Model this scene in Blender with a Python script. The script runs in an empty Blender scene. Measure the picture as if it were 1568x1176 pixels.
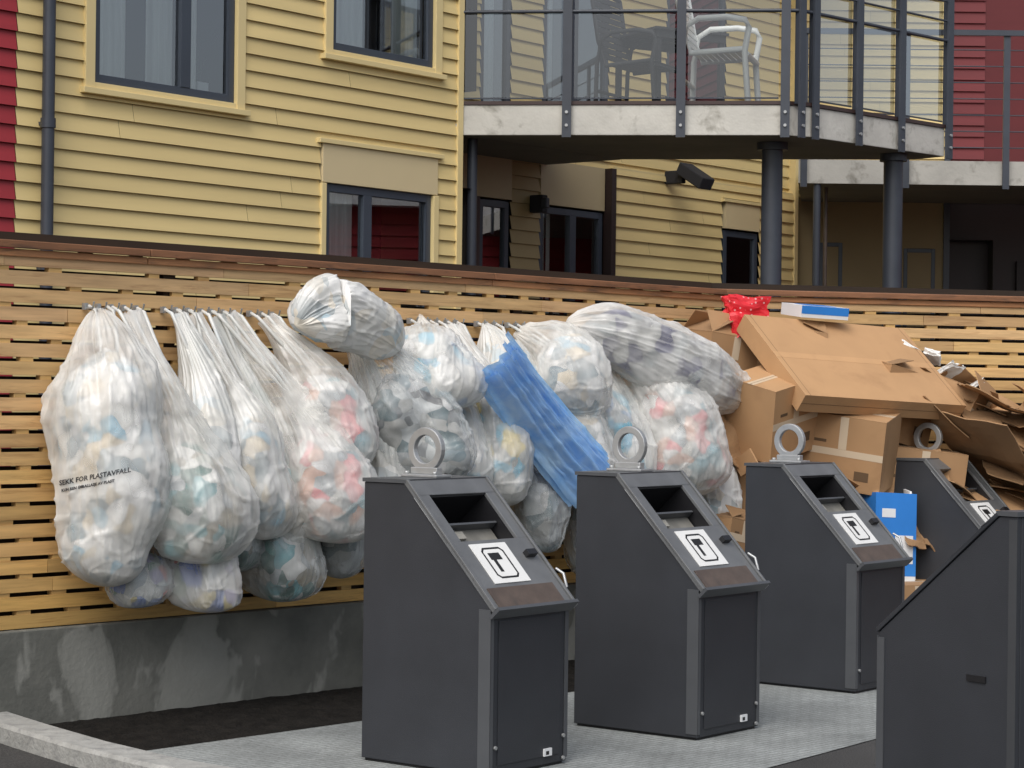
import bpy, bmesh, math, random
from mathutils import Vector, Matrix, noise
from mathutils.bvhtree import BVHTree
random.seed(7)
S=bpy.context.scene
R=random.Random(11)
# ------------------------------------------------------------ materials
def nmat(name):
    m=bpy.data.materials.new(name); m.use_nodes=True
    nt=m.node_tree; nt.nodes.clear()
    out=nt.nodes.new('ShaderNodeOutputMaterial')
    return m,nt,out
def N(nt,typ,**kw):
    n=nt.nodes.new(typ)
    for k,v in kw.items(): setattr(n,k,v)
    return n
def mixc(nt,a,b,fac=None,blend='MIX',facv=.5):
    n=nt.nodes.new('ShaderNodeMix'); n.data_type='RGBA'; n.blend_type=blend
    if fac is not None: nt.links.new(fac,n.inputs[0])
    else: n.inputs[0].default_value=facv
    for s,i in ((a,6),(b,7)):
        if isinstance(s,tuple): n.inputs[i].default_value=(*s[:3],1)
        else: nt.links.new(s,n.inputs[i])
    return n.outputs[2]
def coords(nt,scale=(1,1,1),rot=(0,0,0)):
    tc=nt.nodes.new('ShaderNodeTexCoord'); mp=nt.nodes.new('ShaderNodeMapping')
    mp.inputs['Scale'].default_value=scale; mp.inputs['Rotation'].default_value=rot
    nt.links.new(tc.outputs['Object'],mp.inputs[0]); return mp.outputs[0]
def ramp(nt,src,stops,interp='LINEAR'):
    r=nt.nodes.new('ShaderNodeValToRGB'); r.color_ramp.interpolation=interp
    el=r.color_ramp.elements
    while len(el)<len(stops): el.new(.5)
    for e,(p,c) in zip(el,stops):
        e.position=p; e.color=(*c[:3],1) if isinstance(c,tuple) else (c,c,c,1)
    nt.links.new(src,r.inputs[0]); return r.outputs[0]
def noi(nt,co,scale,detail=2,rough=.55,dist=0):
    n=N(nt,'ShaderNodeTexNoise'); n.inputs['Scale'].default_value=scale; n.inputs['Detail'].default_value=detail
    n.inputs['Roughness'].default_value=rough; n.inputs['Distortion'].default_value=dist
    nt.links.new(co,n.inputs['Vector']); return n.outputs['Fac']
def mat(name,base,rough=.6,metal=0,var=.25,scale=3,stretch=(1,1,1),dark=None,dk=(.55,.75),bump=0,bscale=40,attr=True,spec=.5):
    m,nt,out=nmat(name); L=nt.links.new
    p=N(nt,'ShaderNodeBsdfPrincipled'); p.inputs['Roughness'].default_value=rough; p.inputs['Metallic'].default_value=metal
    p.inputs['Specular IOR Level'].default_value=spec
    co=coords(nt,stretch)
    f=noi(nt,co,scale,3)
    v=ramp(nt,f,[(.25,1-var),(.75,1.0)])
    c=mixc(nt,base,v,blend='MULTIPLY',facv=1)
    if dark:
        f2=noi(nt,co,scale*1.3,4,.65,.3)
        k=ramp(nt,f2,[(dk[0],0.0),(dk[1],1.0)])
        c=mixc(nt,c,dark,fac=k)
    if attr:
        a=N(nt,'ShaderNodeAttribute',attribute_name='tint')
        c=mixc(nt,c,a.outputs['Color'],blend='MULTIPLY',facv=1)
    L(c,p.inputs['Base Color'])
    if bump:
        b=N(nt,'ShaderNodeBump'); b.inputs['Strength'].default_value=bump; b.inputs['Distance'].default_value=.01
        L(noi(nt,co,bscale,1),b.inputs['Height']); L(b.outputs[0],p.inputs['Normal'])
    L(p.outputs[0],out.inputs[0]); return m
def glassmat(name,tint,refl,wob=.04):
    m,nt,out=nmat(name); L=nt.links.new
    t=N(nt,'ShaderNodeBsdfTransparent'); t.inputs[0].default_value=(*tint,1)
    g=N(nt,'ShaderNodeBsdfGlossy'); g.inputs['Roughness'].default_value=.01; g.inputs[0].default_value=(.95,.97,1,1)
    lw=N(nt,'ShaderNodeFresnel'); lw.inputs[0].default_value=1.5
    ad=N(nt,'ShaderNodeMath',operation='ADD',use_clamp=True); ad.inputs[1].default_value=refl; L(lw.outputs[0],ad.inputs[0])
    b=N(nt,'ShaderNodeBump'); b.inputs['Strength'].default_value=wob; L(noi(nt,coords(nt),1.5,1),b.inputs['Height']); L(b.outputs[0],g.inputs['Normal'])
    mx=N(nt,'ShaderNodeMixShader'); L(ad.outputs[0],mx.inputs[0]); L(t.outputs[0],mx.inputs[1]); L(g.outputs[0],mx.inputs[2])
    L(mx.outputs[0],out.inputs[0]); return m

M={}
M['yellow']=mat('yellow_siding_paint',(.86,.665,.30),.55,var=.14,scale=1.2,stretch=(.6,1,5))
M['yellowtrim']=mat('yellow_trim_paint',(.84,.67,.33),.5,var=.08,scale=2)
M['panel']=mat('beige_panel',(.74,.60,.35),.5,var=.08,scale=1.5)
M['red']=mat('red_siding_paint',(.42,.035,.045),.55,var=.15,scale=1.5,stretch=(.6,1,5))
M['redshade']=mat('shaded_red_siding_paint',(.17,.014,.018),.6,var=.2,scale=1.5,stretch=(.6,1,5))  # red siding darkened, the wall's shade is put into its colour
M['ochreshaded']=mat('ochre_shaded_wall',(.48,.36,.17),.6,var=.15,scale=1.5)  # browner copy of the yellow, carries painted shade for recessed walls
M['darkdoor']=mat('dark_brown_door',(.035,.02,.018),.5,var=.2)
M['frame']=mat('window_frame_grey_blue',(.055,.068,.09),.4,var=.15,scale=4)
M['steel']=mat('painted_steel_dark',(.05,.058,.075),.42,var=.2,scale=6)
M['room']=mat('room_interior',(.06,.055,.05),.9,var=.3,scale=2)
M['plant']=mat('added_window_plant',(.05,.12,.04),.6,var=.4,scale=20)
M['curtain']=mat('white_curtain',(.86,.86,.83),.8,var=.12,scale=6,stretch=(3,3,.3))
M['concrete']=mat('balcony_concrete',(.66,.64,.58),.8,var=.25,scale=3,dark=(.20,.185,.15),dk=(.54,.74),bump=.25,bscale=30)
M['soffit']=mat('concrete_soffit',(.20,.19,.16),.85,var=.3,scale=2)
M['whitemetal']=mat('chair_white_metal',(.86,.86,.84),.35,var=.06)
M['blackfab']=mat('chair_dark_fabric',(.03,.03,.035),.8,var=.2)
M['glass']=glassmat('window_glass',(.84,.89,.88),.20)
M['railglass']=glassmat('railing_glass',(.76,.79,.78),.05)
M['railglass2']=glassmat('railing_glass_side',(.66,.70,.70),.28)
M['wood']=mat('fence_wood',(.82,.52,.215),.6,var=.38,scale=2.4,stretch=(1,8,14),dark=(.42,.23,.085),dk=(.54,.74))
M['cap']=mat('fence_cap_wood',(.30,.155,.08),.7,var=.4,scale=3,stretch=(1,6,8),dark=(.11,.065,.04),dk=(.5,.7))
M['woodshade']=mat('fence_back_wood_shaded',(.035,.02,.01),.8,var=.3,scale=3,stretch=(1,8,8))  # near-black tone paints the shade seen through the slat gaps
M['card']=mat('cardboard',(.48,.28,.135),.8,var=.20,scale=2.5,dark=(.34,.19,.09),dk=(.52,.8),bump=.08,bscale=15)
M['cardin']=mat('cardboard_inside',(.32,.19,.095),.85,var=.2,scale=3)
M['tape']=mat('packing_tape',(.62,.50,.36),.3,var=.1)
M['bluebox']=mat('blue_print',(.03,.22,.66),.45,var=.15,scale=5)
M['whiteprint']=mat('white_print',(.78,.79,.80),.5,var=.1,scale=5)
M['paper']=mat('white_paper',(.78,.78,.76),.9,var=.1,scale=5,spec=.1)
M['zinc']=mat('galvanised_steel',(.50,.51,.51),.42,metal=.6,var=.25,scale=14)
M['binbody']=mat('bin_powder_coat',(.034,.037,.044),.50,var=.22,scale=4,bump=.10,bscale=260)
M['binplate']=mat('bin_plate_grey',(.17,.175,.18),.36,var=.3,scale=7,metal=.15)
M['bintrim']=mat('bin_corner_trim',(.085,.09,.098),.42,var=.15,scale=7,metal=.1)
M['bindark']=mat('bin_hatch_dark',(.014,.014,.016),.4,var=.2)
M['bingrey']=mat('bin_hatch_grey',(.26,.25,.22),.5,var=.4,scale=9)
M['sticker']=mat('label_white',(.80,.80,.78),.35,var=.08,scale=10)
M['ink']=mat('label_black',(.012,.012,.012),.5,var=.1)
M['rust']=mat('worn_brown_plate',(.12,.088,.07),.45,var=.4,scale=12,dark=(.07,.055,.045))
M['soil']=mat('dark_soil',(.017,.015,.013),.98,var=.6,scale=14,bump=.9,bscale=60,attr=False,spec=.15)

def concrete_wall_mat():
    m,nt,out=nmat('cast_concrete_stained'); L=nt.links.new
    p=N(nt,'ShaderNodeBsdfPrincipled'); p.inputs['Roughness'].default_value=.85
    co=coords(nt,(1,1,1))
    base=ramp(nt,noi(nt,co,2.2,5,.65),[(.3,(.085,.088,.078)),(.7,(.18,.18,.16))])
    st=noi(nt,coords(nt,(3.0,4,1.7)),1.0,4,.55,.5)
    k=ramp(nt,st,[(.53,0.0),(.57,.55),(.75,.8)])
    c=mixc(nt,base,(.32,.32,.29),fac=k)
    L(c,p.inputs['Base Color'])
    b=N(nt,'ShaderNodeBump'); b.inputs['Strength'].default_value=.25; b.inputs['Distance'].default_value=.01
    L(noi(nt,co,35,2),b.inputs['Height']); L(b.outputs[0],p.inputs['Normal'])
    L(p.outputs[0],out.inputs[0]); return m
M['wallconc']=concrete_wall_mat()
def asphalt_mat():
    m,nt,out=nmat('asphalt'); L=nt.links.new
    p=N(nt,'ShaderNodeBsdfPrincipled'); p.inputs['Roughness'].default_value=.85
    co=coords(nt)
    c1=ramp(nt,noi(nt,co,160,1,.7),[(.35,(.018,.018,.019)),(.7,(.075,.073,.07))])
    c2=ramp(nt,noi(nt,co,1.5,3),[(.3,.7),(.75,1.15)])
    L(mixc(nt,c1,c2,blend='MULTIPLY',facv=1),p.inputs['Base Color'])
    b=N(nt,'ShaderNodeBump'); b.inputs['Strength'].default_value=.6; b.inputs['Distance'].default_value=.006
    L(noi(nt,co,120,1),b.inputs['Height']); L(b.outputs[0],p.inputs['Normal'])
    L(p.outputs[0],out.inputs[0]); return m
def pave_mat():
    m,nt,out=nmat('light_paving'); L=nt.links.new
    p=N(nt,'ShaderNodeBsdfPrincipled'); p.inputs['Roughness'].default_value=.8
    co=coords(nt,rot=(0,0,math.radians(-47)))
    br=N(nt,'ShaderNodeTexBrick'); L(co,br.inputs['Vector']); br.inputs['Scale'].default_value=1
    br.inputs['Brick Width'].default_value=.10; br.inputs['Row Height'].default_value=.035; br.inputs['Mortar Size'].default_value=.004
    br.inputs['Color1'].default_value=(.33,.35,.345,1); br.inputs['Color2'].default_value=(.29,.31,.305,1); br.inputs['Mortar'].default_value=(.20,.21,.205,1)
    g=ramp(nt,noi(nt,co,1.7,5,.65),[(.3,.62),(.7,1.1)])
    g2=ramp(nt,noi(nt,co,110,1,.7),[(.3,.74),(.7,1.15)])
    c=mixc(nt,mixc(nt,br.outputs[0],g,blend='MULTIPLY',facv=1),g2,blend='MULTIPLY',facv=1)
    L(c,p.inputs['Base Color'])
    L(p.outputs[0],out.inputs[0]); return m
M['asphalt']=asphalt_mat(); M['pave']=pave_mat()
M['kerb']=mat('kerb_granite',(.40,.40,.38),.8,var=.35,scale=12,dark=(.2,.2,.2),bump=.4,bscale=60,attr=False)

W=(.80,.80,.77); W2c=(.46,.50,.52); W3=(.90,.90,.89)
PAL={'white':[W,(.45,.50,.52),W3,(.74,.64,.48),W,(.24,.32,.36),(.34,.58,.72),W3],
'teal':[W2c,(.05,.26,.24),W,(.03,.14,.12),(.45,.48,.42),(.10,.36,.40),W,(.30,.26,.18)],
'blue':[W,(.02,.36,.66),W3,(.06,.50,.72),(.10,.30,.60),(.20,.55,.78),W2c,W],
'pink':[W,W3,(.85,.30,.32),W2c,W,(.78,.50,.40),W3,(.26,.44,.50)],
'dark':[(.10,.11,.12),(.34,.36,.37),(.06,.12,.14),(.5,.52,.52),(.14,.22,.26),(.4,.40,.38),(.07,.07,.08),(.6,.6,.6)],
'mix':[W,(.75,.10,.08),W2c,(.08,.18,.55),W,(.7,.55,.12),(.1,.25,.18),(.30,.25,.5)],
'yel':[W,W3,(.82,.64,.15),W2c,W,(.18,.56,.76),W3,(.50,.52,.52)],
'ink':[W,W3,(.6,.6,.6),(.05,.05,.2),W2c,W3,W,(.3,.33,.4)]}
def cellcol(nt,pal,scale,warpamt=.14):
    L=nt.links.new; co=coords(nt)
    warp=N(nt,'ShaderNodeTexNoise'); warp.inputs['Scale'].default_value=7; warp.inputs['Detail'].default_value=1; L(co,warp.inputs['Vector'])
    mx=N(nt,'ShaderNodeVectorMath',operation='MULTIPLY_ADD'); mx.inputs[1].default_value=(warpamt,)*3; L(warp.outputs['Color'],mx.inputs[0]); L(co,mx.inputs[2])
    v=N(nt,'ShaderNodeTexVoronoi',feature='F1'); v.inputs['Scale'].default_value=scale; L(mx.outputs[0],v.inputs['Vector'])
    sp=N(nt,'ShaderNodeSeparateColor'); L(v.outputs['Color'],sp.inputs[0]); n=len(pal)
    return co,v,ramp(nt,sp.outputs[0],[(i/n,pal[i]) for i in range(n)],'CONSTANT')
def milky(name,pal,show=.6,scale=11):
    m,nt,out=nmat(name); L=nt.links.new
    p=N(nt,'ShaderNodeBsdfPrincipled'); p.inputs['Roughness'].default_value=.24; p.inputs['Specular IOR Level'].default_value=.6
    co,v,c=cellcol(nt,pal,scale)
    k=ramp(nt,noi(nt,co,3.6,2,.6),[(.38,.08),(.62,show)])
    sp=N(nt,'ShaderNodeSeparateXYZ'); L(co,sp.inputs[0])
    zr=ramp(nt,sp.outputs[2],[(.05,1.0),(.30,.25)])
    kk=mixc(nt,k,zr,blend='MULTIPLY',facv=1)
    film=ramp(nt,noi(nt,co,3.1,2),[(.3,(.66,.66,.62)),(.7,(.86,.85,.82))])
    cc=mixc(nt,film,c,fac=kk)
    L(cc,p.inputs['Base Color'])
    n1=noi(nt,coords(nt,(1,1,.35)),12,3,.5,.9)
    b=N(nt,'ShaderNodeBump'); b.inputs['Strength'].default_value=.42; b.inputs['Distance'].default_value=.018
    L(n1,b.inputs['Height']); L(b.outputs[0],p.inputs['Normal'])
    tl=N(nt,'ShaderNodeBsdfTranslucent'); L(cc,tl.inputs[0])
    m1=N(nt,'ShaderNodeMixShader'); m1.inputs[0].default_value=.22; L(p.outputs[0],m1.inputs[1]); L(tl.outputs[0],m1.inputs[2])
    L(m1.outputs[0],out.inputs[0]); return m
def film_mat(name,col,opac,rough=.2,trans=0.0,bs=.35):
    m,nt,out=nmat(name); L=nt.links.new
    p=N(nt,'ShaderNodeBsdfPrincipled'); p.inputs['Base Color'].default_value=(*col,1); p.inputs['Roughness'].default_value=rough; p.inputs['Specular IOR Level'].default_value=.9
    n1=noi(nt,coords(nt,(1,1,.35)),12,3,.5,.9)
    b=N(nt,'ShaderNodeBump'); b.inputs['Strength'].default_value=bs; b.inputs['Distance'].default_value=.02
    L(n1,b.inputs['Height']); L(b.outputs[0],p.inputs['Normal'])
    t=N(nt,'ShaderNodeBsdfTransparent')
    op=ramp(nt,noi(nt,coords(nt),5,2,.6),[(.36,opac[0]),(.64,opac[1])])
    lw=N(nt,'ShaderNodeLayerWeight'); lw.inputs[0].default_value=.35
    ad=N(nt,'ShaderNodeMath',operation='MULTIPLY_ADD',use_clamp=True); ad.inputs[1].default_value=.45; L(lw.outputs['Facing'],ad.inputs[0]); L(op,ad.inputs[2])
    sh=p.outputs[0]
    if trans:
        tl=N(nt,'ShaderNodeBsdfTranslucent'); tl.inputs[0].default_value=(*col,1)
        m1=N(nt,'ShaderNodeMixShader'); m1.inputs[0].default_value=trans; L(p.outputs[0],m1.inputs[1]); L(tl.outputs[0],m1.inputs[2]); sh=m1.outputs[0]
    m2=N(nt,'ShaderNodeMixShader'); L(ad.outputs[0],m2.inputs[0]); L(t.outputs[0],m2.inputs[1]); L(sh,m2.inputs[2])
    L(m2.outputs[0],out.inputs[0]); return m
def content_mat(name,pal,scale=12):
    m,nt,out=nmat(name); L=nt.links.new
    p=N(nt,'ShaderNodeBsdfPrincipled'); p.inputs['Roughness'].default_value=.35
    co,v,c=cellcol(nt,pal,scale,.16)
    sh=ramp(nt,v.outputs['Distance'],[(0,1.0),(.9,.35)])  # darkens cell edges to paint shaded gaps between packed items
    L(mixc(nt,c,sh,blend='MULTIPLY',facv=.9),p.inputs['Base Color'])
    L(p.outputs[0],out.inputs[0]); return m
FILM={k:milky('milky_film_'+k,v,.6 if k=='white' else .85) for k,v in PAL.items()}
FILMC=film_mat('clear_plastic_film',(.82,.85,.84),(.10,.30),.14,bs=.7)
FILMS=film_mat('frosted_plastic_film',(.93,.92,.88),(.22,.60),.22,trans=.2,bs=.45)
CT={k:content_mat('packed_plastic_'+k,v) for k,v in PAL.items()}
def blue_mat():
    m,nt,out=nmat('blue_plastic_film'); L=nt.links.new
    p=N(nt,'ShaderNodeBsdfPrincipled'); p.inputs['Roughness'].default_value=.2; p.inputs['Specular IOR Level'].default_value=.8
    c=ramp(nt,noi(nt,coords(nt,(1,1,1)),6,3,.6,.6),[(.3,(.24,.54,.96)),(.7,(.58,.80,1.0))]); L(c,p.inputs['Base Color'])
    tl=N(nt,'ShaderNodeBsdfTranslucent'); L(c,tl.inputs[0])
    m1=N(nt,'ShaderNodeMixShader'); m1.inputs[0].default_value=.3; L(p.outputs[0],m1.inputs[1]); L(tl.outputs[0],m1.inputs[2])
    t=N(nt,'ShaderNodeBsdfTransparent'); t.inputs[0].default_value=(.65,.84,1,1)
    m2=N(nt,'ShaderNodeMixShader'); m2.inputs[0].default_value=.84; L(t.outputs[0],m2.inputs[1]); L(m1.outputs[0],m2.inputs[2])
    L(m2.outputs[0],out.inputs[0]); return m
FILMB=blue_mat()

# ------------------------------------------------------------ mesh builder
class MB:
    def __init__(s): s.v=[];s.f=[];s.c=[];s.m=[];s.mats=[];s.sm=[]
    def mi(s,m):
        m=M[m] if isinstance(m,str) else m
        if m not in s.mats: s.mats.append(m)
        return s.mats.index(m)
    def face(s,pts,m,t=1.0,smooth=False):
        i=len(s.v); s.v+= [tuple(p) for p in pts]; s.f.append(tuple(range(i,i+len(pts)))); s.c.append(t); s.m.append(s.mi(m)); s.sm.append(smooth)
    def raw(s,vs,fs,m,t=1.0,smooth=False):
        i=len(s.v); s.v+=[tuple(p) for p in vs]; k=s.mi(m)
        for f in fs: s.f.append(tuple(i+a for a in f)); s.c.append(t); s.m.append(k); s.sm.append(smooth)
    def box(s,x0,x1,y0,y1,z0,z1,m,t=1.0):
        s.obox((x0,y0,z0),(x1-x0,0,0),(0,y1-y0,0),(0,0,z1-z0),m,t)
    def obox(s,o,a,b,c,m,t=1.0):
        o,a,b,c=map(Vector,(o,a,b,c))
        vs=[o,o+a,o+a+b,o+b,o+c,o+a+c,o+a+b+c,o+b+c]
        s.raw(vs,[(0,3,2,1),(4,5,6,7),(0,1,5,4),(1,2,6,5),(2,3,7,6),(3,0,4,7)],m,t)
    def prism(s,poly,z0,z1,m,t=1.0,mb=None):
        n=len(poly)
        vs=[(x,y,z0) for x,y in poly]+[(x,y,z1) for x,y in poly]
        s.raw(vs,[tuple(range(n,2*n))],m,t); s.raw(vs,[tuple(reversed(range(n)))],mb or m,t)
        s.raw(vs,[(i,(i+1)%n,n+(i+1)%n,n+i) for i in range(n)],m,t)
    def tube(s,path,r,m,n=12,t=1.0,smooth=True):
        path=[Vector(p) for p in path]; vs=[]
        for i,p in enumerate(path):
            rr_=r[i] if isinstance(r,(list,tuple)) else r
            d=(path[min(i+1,len(path)-1)]-path[max(i-1,0)]).normalized()
            ref=Vector((0,0,1)) if abs(d.z)<.9 else Vector((1,0,0))
            a=d.cross(ref).normalized(); b=d.cross(a)
            for k in range(n):
                th=2*math.pi*k/n; vs.append(p+a*math.cos(th)*rr_+b*math.sin(th)*rr_)
        fs=[]
        for i in range(len(path)-1):
            for k in range(n): fs.append((i*n+k,i*n+(k+1)%n,(i+1)*n+(k+1)%n,(i+1)*n+k))
        s.raw(vs,fs,m,t,smooth)
        s.raw(vs,[tuple(reversed(range(n))),tuple(range(len(vs)-n,len(vs)))],m,t)
    def make(s,name,parent=None,loc=(0,0,0),rz=0,bevel=0,rot=None):
        me=bpy.data.meshes.new(name); me.from_pydata(s.v,[],s.f)
        for m in s.mats: me.materials.append(m)
        me.polygons.foreach_set('material_index',s.m); me.polygons.foreach_set('use_smooth',s.sm)
        ca=me.color_attributes.new('tint','FLOAT_COLOR','CORNER')
        vals=[]
        for f,c in zip(s.f,s.c):
            cc=(c,c,c,1.0) if not isinstance(c,tuple) else (*c,1.0)
            vals+=cc*len(f)
        ca.data.foreach_set('color',vals)
        ob=bpy.data.objects.new(name,me); S.collection.objects.link(ob)
        ob.location=loc; ob.rotation_euler=rot or (0,0,rz)
        if parent: ob.parent=parent
        if bevel:
            bm=bmesh.new(); bm.from_mesh(me); bmesh.ops.remove_doubles(bm,verts=bm.verts,dist=1e-5); bm.to_mesh(me); bm.free()
            b=ob.modifiers.new('bevel','BEVEL'); b.width=bevel; b.segments=2; b.limit_method='ANGLE'; b.angle_limit=math.radians(40)
        return ob
def empty(name,loc=(0,0,0),rz=0):
    e=bpy.data.objects.new(name,None); S.collection.objects.link(e); e.location=loc; e.rotation_euler=(0,0,rz); e.empty_display_size=.2; return e

# ------------------------------------------------------------ ground
g=MB(); g.face([(-400,-300,0),(400,-300,0),(400,600,0),(-400,600,0)],'asphalt'); g.make('ground')
df=(.679,.734)
p=MB()
A=Vector((-1.5,9.13)); D=Vector((1.06,8.93)); dr=Vector((.58,.815))
poly=[A,Vector((-1.15,8.55)),D-dr*2.0-Vector((.9,0)),D-dr*2.0,D,D+dr*9,A+Vector(df)*13]
p.face([(v.x,v.y,.004) for v in poly],'pave'); p.make('pavement')
sm=MB(); vs=[]; nU=260; nW=36
for i in range(nU+1):
    for j in range(nW+1):
        u=-.05+5.2*i/nU; wj=.062+(.835+.03*noise.noise(Vector((u*4,1,0))))*j/nW
        hgt=.006+.022*max(0,math.sin(math.pi*min(1,j/nW)))**.5*(.4+1.1*abs(noise.noise(Vector((u*5,wj*7,2))))+.8*noise.noise(Vector((u*24,wj*24,5))))
        if j in(0,nW): hgt=.0025
        vs.append((u,-wj,max(.0025,hgt)))
sm.raw(vs,[(i*(nW+1)+j,(i+1)*(nW+1)+j,(i+1)*(nW+1)+j+1,i*(nW+1)+j+1) for i in range(nU) for j in range(nW)],'soil',1,True)
sm.make('soil_strip',None,(-2.237,9.67,0),math.atan2(.734,.679))
kp=[(-2.62,10.05),(-2.28,9.66),(-1.98,9.24),(-1.66,8.82),(-1.3,8.42),(-.85,8.05),(-.3,7.75),(.6,7.5)]
k=MB(); w=.085
def off(i,s):
    a=Vector(kp[max(i-1,0)]); b=Vector(kp[min(i+1,len(kp)-1)]); d=(b-a).normalized(); n=Vector((-d.y,d.x)); q=Vector(kp[i])+n*s; return q
vs=[];
for i in range(len(kp)):
    for s_,z in ((w,0),(w,.07),(w-.012,.085),(-w+.012,.085),(-w,.07),(-w,0)):
        q=off(i,s_); vs.append((q.x,q.y,z))
k.raw(vs,[(i*6+j,i*6+j+1,(i+1)*6+j+1,(i+1)*6+j) for i in range(len(kp)-1) for j in range(5)],'kerb'); k.make('kerb')
gp=MB(); gp.face([(-6,9.0,.004),(-2.68,9.98,.004)]+[(off(i,-w-.002).x,off(i,-w-.002).y,.004) for i in range(len(kp))]+[(.5,5,.004),(-6,5,.004)],'asphalt',1); gp.make('footpath')

# ------------------------------------------------------------ fence
F=(-2.237,9.67,0); rF=math.atan2(.734,.679)
F2=(1.24,13.45,0); rF2=math.atan2(.263,.965)
def fence(u0,u1,parent):
    b=MB(); pitch=.0795; z=.435; row=0
    while z<2.06:
        u=u0-R.random()*1.5
        while u<u1:
            L=1.2+R.random()*1.6; e=min(u+L-.003,u1); s=max(u,u0)
            if e>s:
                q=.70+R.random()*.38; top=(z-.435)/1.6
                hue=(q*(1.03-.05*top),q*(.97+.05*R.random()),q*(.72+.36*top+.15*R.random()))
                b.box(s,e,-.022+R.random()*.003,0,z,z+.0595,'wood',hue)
            u+=L
        u=u0+(.14 if row%2 else 0)+R.random()*.04
        while u<u1-.1:
            if R.random()<.9:
                qq=.7+R.random()*.3
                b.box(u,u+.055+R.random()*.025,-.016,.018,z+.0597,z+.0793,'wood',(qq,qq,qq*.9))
            u+=.27+R.random()*.02
        z+=pitch; row+=1
    for i in range(0,22):
        zz=.42+i*pitch
        b.box(u0,u1,.06,.08,zz+.02,zz+.02+.068,'woodshade',.6+.5*R.random())  # back boards added so the gaps show dark, shade-coloured wood
    u=u0+.3
    while u<u1: b.box(u,u+.07,.003,.058,.05,2.06,'woodshade',.8); u+=1.2
    b.make('slats',parent)
    c=MB(); u=u0
    while u<u1:
        L=1.8+R.random()*.8; e=min(u+L-.004,u1); q=.8+R.random()*.4
        c.obox((u,-.055,2.100+R.random()*.004),(e-u,0,0),(0,.16,.012),(0,0,.034),'cap',(q*1.1,q*.95,q*.85))
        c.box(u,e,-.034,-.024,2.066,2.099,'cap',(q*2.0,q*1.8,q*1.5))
        u+=L
    c.make('cap_board',parent,bevel=.004)
fe=empty('slatted_wood_fence',F,rF); fence(-3.0,5.13,fe)
fe2=empty('slatted_wood_fence',F2,rF2); fence(-.03,7,fe2)
cw=MB()
cw.box(-3,5.14,-.06,.16,0,.43,'wallconc'); cw.make('concrete_base_wall',None,F,rF,bevel=.006)
cw=MB(); cw.box(-.06,7,-.06,.16,0,.428,'wallconc'); cw.make('concrete_base_wall',None,F2,rF2,bevel=.006)

# ------------------------------------------------------------ house
H=(-.42,17.0,0); rH=math.atan2(.7826,.6225)
yh=empty('yellow_house',H,rH)
PC=.115
def siding(b,u0,u1,z0,z1,y,m,holes=(),pc=PC,d=.022):
    zs={z0,z1}
    k=math.floor(z0/pc)
    while k*pc<z1:
        if k*pc>z0: zs.add(k*pc)
        k+=1
    for h in holes:
        for z in (h[2],h[3]):
            if z0<z<z1: zs.add(z)
    zs=sorted(zs)
    rr=random.Random(int(u0*100)+5)
    tints={}
    for za,zb in zip(zs,zs[1:]):
        if zb-za<1e-5: continue
        mid=(za+zb)/2; c=math.floor(mid/pc+1e-6); fa=(za/pc-c); fb=(zb/pc-c)
        ya=y-d*(1-fa); yb=y-d*(1-fb)
        cuts=sorted([(h[0],h[1]) for h in holes if h[2]<mid<h[3]])
        seg=[];cur=u0
        for a,e in cuts:
            if a>cur: seg.append((cur,a))
            cur=max(cur,e)
        if cur<u1: seg.append((cur,u1))
        t=tints.setdefault(c,(.92+rr.random()*.1, rr.uniform(0,3.4)))
        for a,e in seg:
            js=[a]; x=math.floor(a/3.4)*3.4+t[1]
            while x<e:
                if x>a+.2 and x<e-.2: js.append(x)
                x+=3.4
            js.append(e)
            for n_,(s0,s1) in enumerate(zip(js,js[1:])):
                g_=.0025 if n_ else 0; tt=t[0]*(1-.03*(n_%2))
                b.face([(s0+g_,ya,za),(s1,ya,za),(s1,yb,zb),(s0+g_,yb,zb)],m,tt)
            if abs(fa)<1e-4: b.face([(a,y+.004,za),(e,y+.004,za),(e,ya,za),(a,ya,za)],m,t[0]*.5)  # board underside tinted down, paints the shade line under each course
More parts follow.
